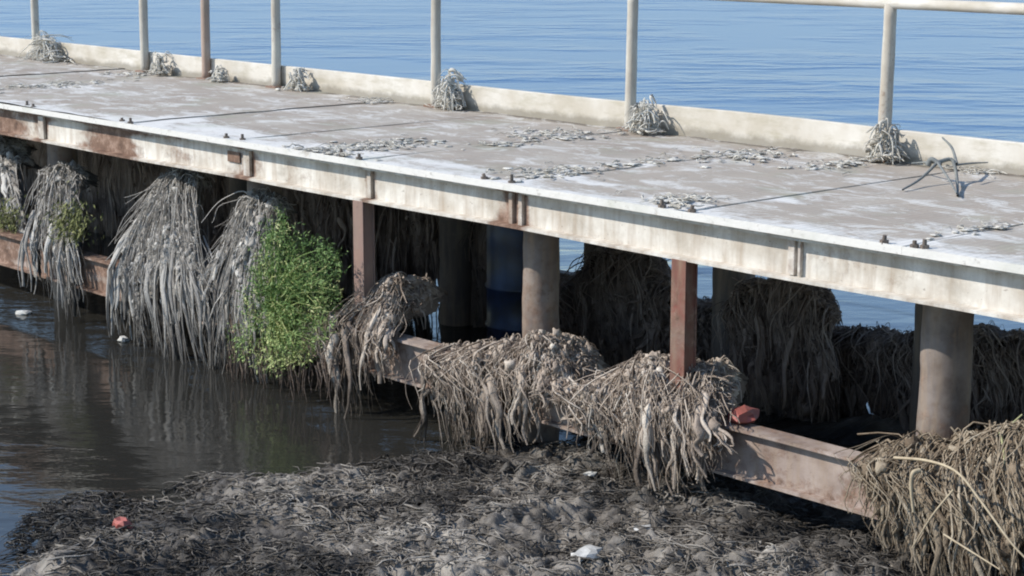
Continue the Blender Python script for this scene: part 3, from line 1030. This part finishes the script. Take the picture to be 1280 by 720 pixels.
# ------------------------------------------------------------------ frayed bleached wads at the feet of the railing posts
def wad(px, py, wpx, hpx, label, n=34, dark=0.0):
    c = at(px, py, 2.80)
    c[2] = .012
    s = at(px + wpx / 2, py, 2.80)[0] - at(px - wpx / 2, py, 2.80)[0]
    h = (at(px, py - hpx, 2.80)[2] - at(px, py, 2.80)[2]) * .85
    s *= .8
    root = thing('weed_wad', label, 'weed wad', c, 'bleached weed wads at the railing posts')
    mb = MB()
    K = 9
    n = int(n * 1.6)
    P = np.zeros((n, K, 3))
    a = rng.uniform(0, 2 * math.pi, n)
    t = np.linspace(0, 1, K)[None]
    rr = s * .5 * rng.uniform(.25, 1.0, (n, 1)); r0 = s * .10
    R_ = r0 * rng.uniform(.3, 2.2, (n, 1)) + (rr - r0) * t ** 1.7 + .04 * s * np.sin(t * 9 + rng.uniform(0, 6, (n, 1)))
    P[:, :, 0] = c[0] + R_ * np.cos(a)[:, None]
    P[:, :, 1] = np.minimum(c[1] + R_ * np.sin(a)[:, None] * .55, 2.93)
    top = h * rng.uniform(.25, 1.05, (n, 1)) ** .8
    P[:, :, 0] += walk(n, K, s * .13); P[:, :, 1] += walk(n, K, s * .08)
    P[:, :, 1] = np.minimum(P[:, :, 1], 2.94)
    P[:, :, 2] = c[2] + top * (1 - t ** 1.5) + .015 + .02 * np.sin(t * 8 + rng.uniform(0, 6, (n, 1)))
    add_tubes(mb, P, (.0075 * np.exp(rng.normal(0, .3, (n, 1)))) * np.linspace(1, .5, K)[None], 5, np.clip(rng.normal(.80 - dark, .16, n), 0, 1))
    A = np.c_[rng.normal(c[0], s * .25, 20), rng.normal(c[1] - .02, .05, 20).clip(2.5, 2.9), np.full(20, c[2] + .02)]
    add_curls(mb, A, .2 * s, .8 * s, .006, rng.uniform(.4, 1, 20), 0)
    k = n                                            # knotted loops wound about the post
    hz = h * rng.random(k) ** 1.4
    A = np.c_[c[0] + rng.normal(0, s * .20, k) * (1.15 - .95 * hz / h), np.minimum(c[1] + rng.normal(-.01, .05, k), 2.9), c[2] + hz + .01]
    i0 = mb.n
    add_curls(mb, A, .2 * s, .75 * s, .0065, np.clip(rng.normal(.80 - dark, .18, k), 0, 1), 0, lift=.10)
    tag(mb.obj('strands', M['weed_pale'], root, smooth=True), kind='stuff')
    mb = MB()
    k = 10
    C = np.c_[rng.normal(c[0], s * .2, k), rng.normal(c[1], .05, k).clip(2.6, 2.86), c[2] + rng.uniform(.0, h * .5, k)]
    lumps(mb, C, rng.uniform(.012, .035, k), .8, 1.2, rng.uniform(.2, .9, k))
    tag(mb.obj('crust_lumps', M['weed_pale'], root, smooth=True), kind='stuff')


wad(58, 74, 50, 36, 'pale weed wad at the leftmost railing post')
wad(201, 86, 16, 26, 'small pale weed wad right of the second railing post from the left', 20)
wad(276, 97, 20, 14, 'low pale weed wad at the brown railing post', 14)
wad(373, 108, 26, 30, 'pale weed wad just right of the post beside the brown one', 24)
wad(561, 141, 44, 42, 'frayed pale weed wad standing high round the fifth railing post', 40)
wad(806, 172, 46, 38, 'cream coloured frayed weed wad at the foot of the post left of the last', 40)
wad(1106, 196, 54, 46, 'greyish tangled weed wad at the rightmost railing post', 40, .2)

# ------------------------------------------------------------------ bleached litter lying on the deck


def litter(px, py, wpx, n, label, name='weed_litter', flakes=20, dy=.16, rad=.0045):
    c = atz(px, py, .012)
    sx = abs(atz(px + wpx / 2, py, 0)[0] - atz(px - wpx / 2, py, 0)[0])
    root = thing(name, label, 'dried weed', c, 'bleached weed litter on the deck')
    mb = MB()
    A = np.c_[rng.normal(c[0], sx * .3, n), rng.normal(c[1], dy, n).clip(.02, 2.88), np.full(n, .016)]
    A[:, :2] += rng.normal(0, .13, (len(A), 2))
    A[:, 1] = A[:, 1].clip(.0, 2.88)
    add_curls(mb, A, .04, .24, rad, np.clip(rng.normal(.65, .2, len(A)), 0, 1), 0, lift=.02, sides=3)
    flakes *= 3
    C = np.c_[rng.normal(c[0], sx * .42, flakes), rng.normal(c[1], dy * 1.5, flakes).clip(.04, 2.86), np.full(flakes, .01)]
    lumps(mb, C, np.exp(rng.normal(-4.1, .7, flakes)), .16, 1.4, np.clip(rng.normal(.7, .2, flakes), 0, 1))
    tag(mb.obj('strands', M['weed_pale'], root, smooth=True), kind='stuff')


litter(430, 186, 120, 50, 'bleached weed scatter on the deck edge above the pinkish post', flakes=44, dy=.3)
litter(490, 180, 60, 26, 'small bleached weed patch just right of the scatter above the pinkish post')
litter(690, 216, 90, 44, 'bleached weed patch on the deck edge above the round pile', flakes=30)
litter(625, 180, 50, 14, 'thin bleached weed streak in the middle of the reddish deck panel', flakes=8, dy=.05)
litter(690, 168, 110, 40, 'bleached weed strip along the kerb between the fifth and sixth posts', flakes=26)
litter(810, 202, 34, 16, 'pale weed bits in front of the cream wad', flakes=12)
litter(848, 250, 60, 34, 'bleached weed caught round the bolts above the red post', flakes=14, dy=.08)
litter(935, 194, 100, 40, 'bleached weed arc near the kerb left of the last post', flakes=24)
litter(1060, 204, 60, 26, 'sparse grey weed bits at the kerb under the last post')
litter(1240, 212, 60, 24, 'sparse grey weed bits along the kerb at the right edge', flakes=8)
litter(470, 126, 50, 22, 'thin weed line at the kerb left of the fifth post', flakes=8, dy=.06)
litter(60, 106, 80, 34, 'bleached weed scatter far along the deck at the left edge', flakes=30, dy=.3)
litter(175, 92, 60, 24, 'bleached weed patch below the second railing post', flakes=16)
litter(1225, 285, 30, 8, 'few white flecks on the deck at the right edge', flakes=10)

# dead twig lying against the kerb
c = atz(1178, 222, .02)
tw = thing('dead_twig', 'dead grey branching twig standing on the deck against the kerb', 'twig', c)
Yk = 2.2
J = at(1172, 203, Yk); J[2] = max(J[2], .1)
for pts, r in (([(1172, 203, 0), (1190, 200, .1), (1196, 222, .0), (1197, 249, -.45)], .016),
               ([(1172, 203, 0), (1150, 224, -.2), (1128, 246, -.5)], .012),
               ([(1172, 203, 0), (1186, 224, -.25), (1196, 242, -.5)], .010),
               ([(1196, 205, .1), (1190, 185, .3), (1178, 172, .4)], .012),
               ([(1172, 203, 0), (1155, 203, .1), (1140, 204, .3)], .009),
               ([(1160, 206, 0), (1165, 199, .0), (1176, 206, .0)], .022),
               ([(1196, 206, 0), (1215, 204, .2), (1235, 203, .3)], .008)):
    mb = MB()
    P = np.array([at(a_, b_, Yk + d_) for a_, b_, d_ in pts])
    P[:, 2] = np.maximum(P[:, 2], .012)
    add_tubes(mb, spline(P, 14)[None], (np.linspace(1, .55, 14) * r)[None], 7)
    mb.obj('branch', M['twig'], tw, smooth=True)


# ------------------------------------------------------------------ loose scraps
def scrap(px, py, Z, size, name, label, cat, mat, squash=.5, group=None):
    c = atz(px, py, Z)
    mb = MB()
    q = ICO_V + fbm(ICO_V * 1.6 + px, 3, int(px))[:, None] * .6 * ICO_V
    q += .18 * np.sign(q) * (np.abs(fbm(ICO_V * 4 + py, 2, 5))[:, None])
    q = q * np.array([size, size * .7, size * squash])
    a_ = rng.uniform(0, 3)
    q = np.c_[q[:, 0] * math.cos(a_) - q[:, 1] * math.sin(a_), q[:, 0] * math.sin(a_) + q[:, 1] * math.cos(a_), q[:, 2]]
    mb.add(q, ICO_F)
    o = mb.obj(name, mat)
    o.location = c
    tag(o, label, cat, group)
    return o


SZ = -1.83
G = 'white scraps in the weed'
scrap(735, 694, SZ - .015, .085, 'foam_lump', 'largest white foam lump lying in the weed at the bottom', 'foam scrap', M['foam'], .5, G)
scrap(803, 660, SZ, .055, 'foam_chip', 'flat white chip in the weed right of the foam lump', 'foam scrap', M['foam'], .2, G)
scrap(904, 626, -1.86, .025, 'foam_chip', 'white bead in the dark gap under the bare beam', 'foam scrap', M['foam'], .7, G)
scrap(948, 646, -1.86, .022, 'foam_chip', 'second white bead in the dark gap, the one further right', 'foam scrap', M['foam'], .8, G)
scrap(739, 592, -1.84, .035, 'foam_chip', 'white chip below the thick tan weed mat', 'foam scrap', M['foam'], .4, G)
scrap(1063, 712, SZ, .024, 'foam_chip', 'white pebble sized bit left of the straw heap at the bottom edge', 'foam scrap', M['foam'], .8, G)
scrap(395, 707, SZ, .055, 'foam_lump', 'white block sticking out of the weed at the bottom left', 'foam scrap', M['foam'], .8, G)
scrap(886, 690, SZ, .05, 'foam_chip', 'thin white strip in the weed near the bottom right', 'foam scrap', M['foam'], .2, G)
scrap(1225, 556, -1.20, .018, 'foam_chip', 'white bead on top of the straw brown heap', 'foam scrap', M['foam'], .8, G)
scrap(154, 425, WZ + .01, .06, 'foam_chip', 'pale foam bit floating under the grey weed left', 'foam scrap', M['foam'], .5, G)
scrap(30, 391, WZ + .01, .06, 'foam_chip', 'pale foam bit floating at the far left', 'foam scrap', M['foam'], .4, G)
scrap(152, 657, SZ - .02, .06, 'red_scrap', 'dull red scrap lying in the weed at the lower left', 'plastic scrap', M['red_scrap'], .6)
o = scrap(930, 519, -1.26, .13, 'red_scrap', 'bright red scrap resting on the beam right of the tan weed', 'plastic scrap', M['red_scrap'], .38)

# long straw stalks in the right heap
for lab, pts, r, mt in (
        ('long curved straw stalk arching out of the right heap to the corner', [(1118, 572, -.25), (1160, 576, -.38), (1196, 590, -.5), (1225, 625, -.55), (1262, 676, -.6), (1284, 700, -.6)], .013, 'straw'),
        ('short bleached reed stub standing upright in the front of the right heap', [(1150, 588, -.32), (1141, 592, -.36), (1139, 610, -.37), (1142, 640, -.36)], .022, 'straw'),
        ('pale stalk slanting down to the left across the right heap', [(1192, 612, -.42), (1165, 645, -.45), (1140, 685, -.46)], .010, 'straw'),
        ('greenish bent reed sticking up at the right edge', [(1240, 560, .1), (1246, 545, .1), (1262, 532, .12), (1278, 518, .15)], .012, 'reed_green'),
        ('greenish upright reed below the bent one at the right edge', [(1250, 541, .0), (1254, 558, -.05), (1256, 580, -.1)], .013, 'reed_green'),
        ('thin straw stalk in the lower right corner', [(1180, 668, -.5), (1215, 690, -.55), (1250, 712, -.6)], .009, 'straw')):
    mb = MB()
    P = np.array([at(a_, b_, d_) for a_, b_, d_ in pts])
    Q = spline(P, 24)
    c = Q[-1]
    V, F = tubes(Q[None], (np.linspace(1, .6, 24) * r * .65)[None], 7)
    mb.add(V - c, F)
    o = mb.obj('reed_stalk', M[mt], smooth=True)
    o.location = c
    tag(o, lab, 'stalk', 'stalks in the right heap')

# ------------------------------------------------------------------ loose weed over the shore
n = 30000
P = np.c_[rng.uniform(-2.6, 5.2, n), rng.uniform(-4.4, .5, n)]
P = P[(edge_dist(P) > -.03) & (rng.random(n) < np.clip(.70 + 1.0 * fbm(np.c_[P * 1.3, P[:, :1] * 0], 3, 91), .12, 1))]
mb = MB()
A = np.c_[P, np.maximum(shore_z(P), WZ) + .006]
tone = np.clip(shore_tone(P) + .05 + rng.normal(0, .17, len(P)), 0, 1)
add_curls(mb, A, .05, .34, .0045, tone, .05, K=6, lift=.016, sides=3)
mb.obj('loose_weed', M['mat'], smooth=True, kind='stuff')
n = 1100
P = np.c_[rng.uniform(-2.6, 5.0, n), rng.uniform(-4.4, .35, n)]
P = P[(edge_dist(P) > .03) & (rng.random(n) < np.clip(.5 + 1.3 * fbm(np.c_[P * 1.1, P[:, :1] * 0], 3, 95), .08, 1))]
mb = MB()
lumps(mb, np.c_[P, np.maximum(shore_z(P), WZ)], np.exp(rng.normal(-4.0, .5, len(P))), .35, .9, np.clip(shore_tone(P) + rng.normal(.0, .18, len(P)), 0, 1), .036)
mb.obj('weed_clods', M['mat'], smooth=True, kind='stuff')
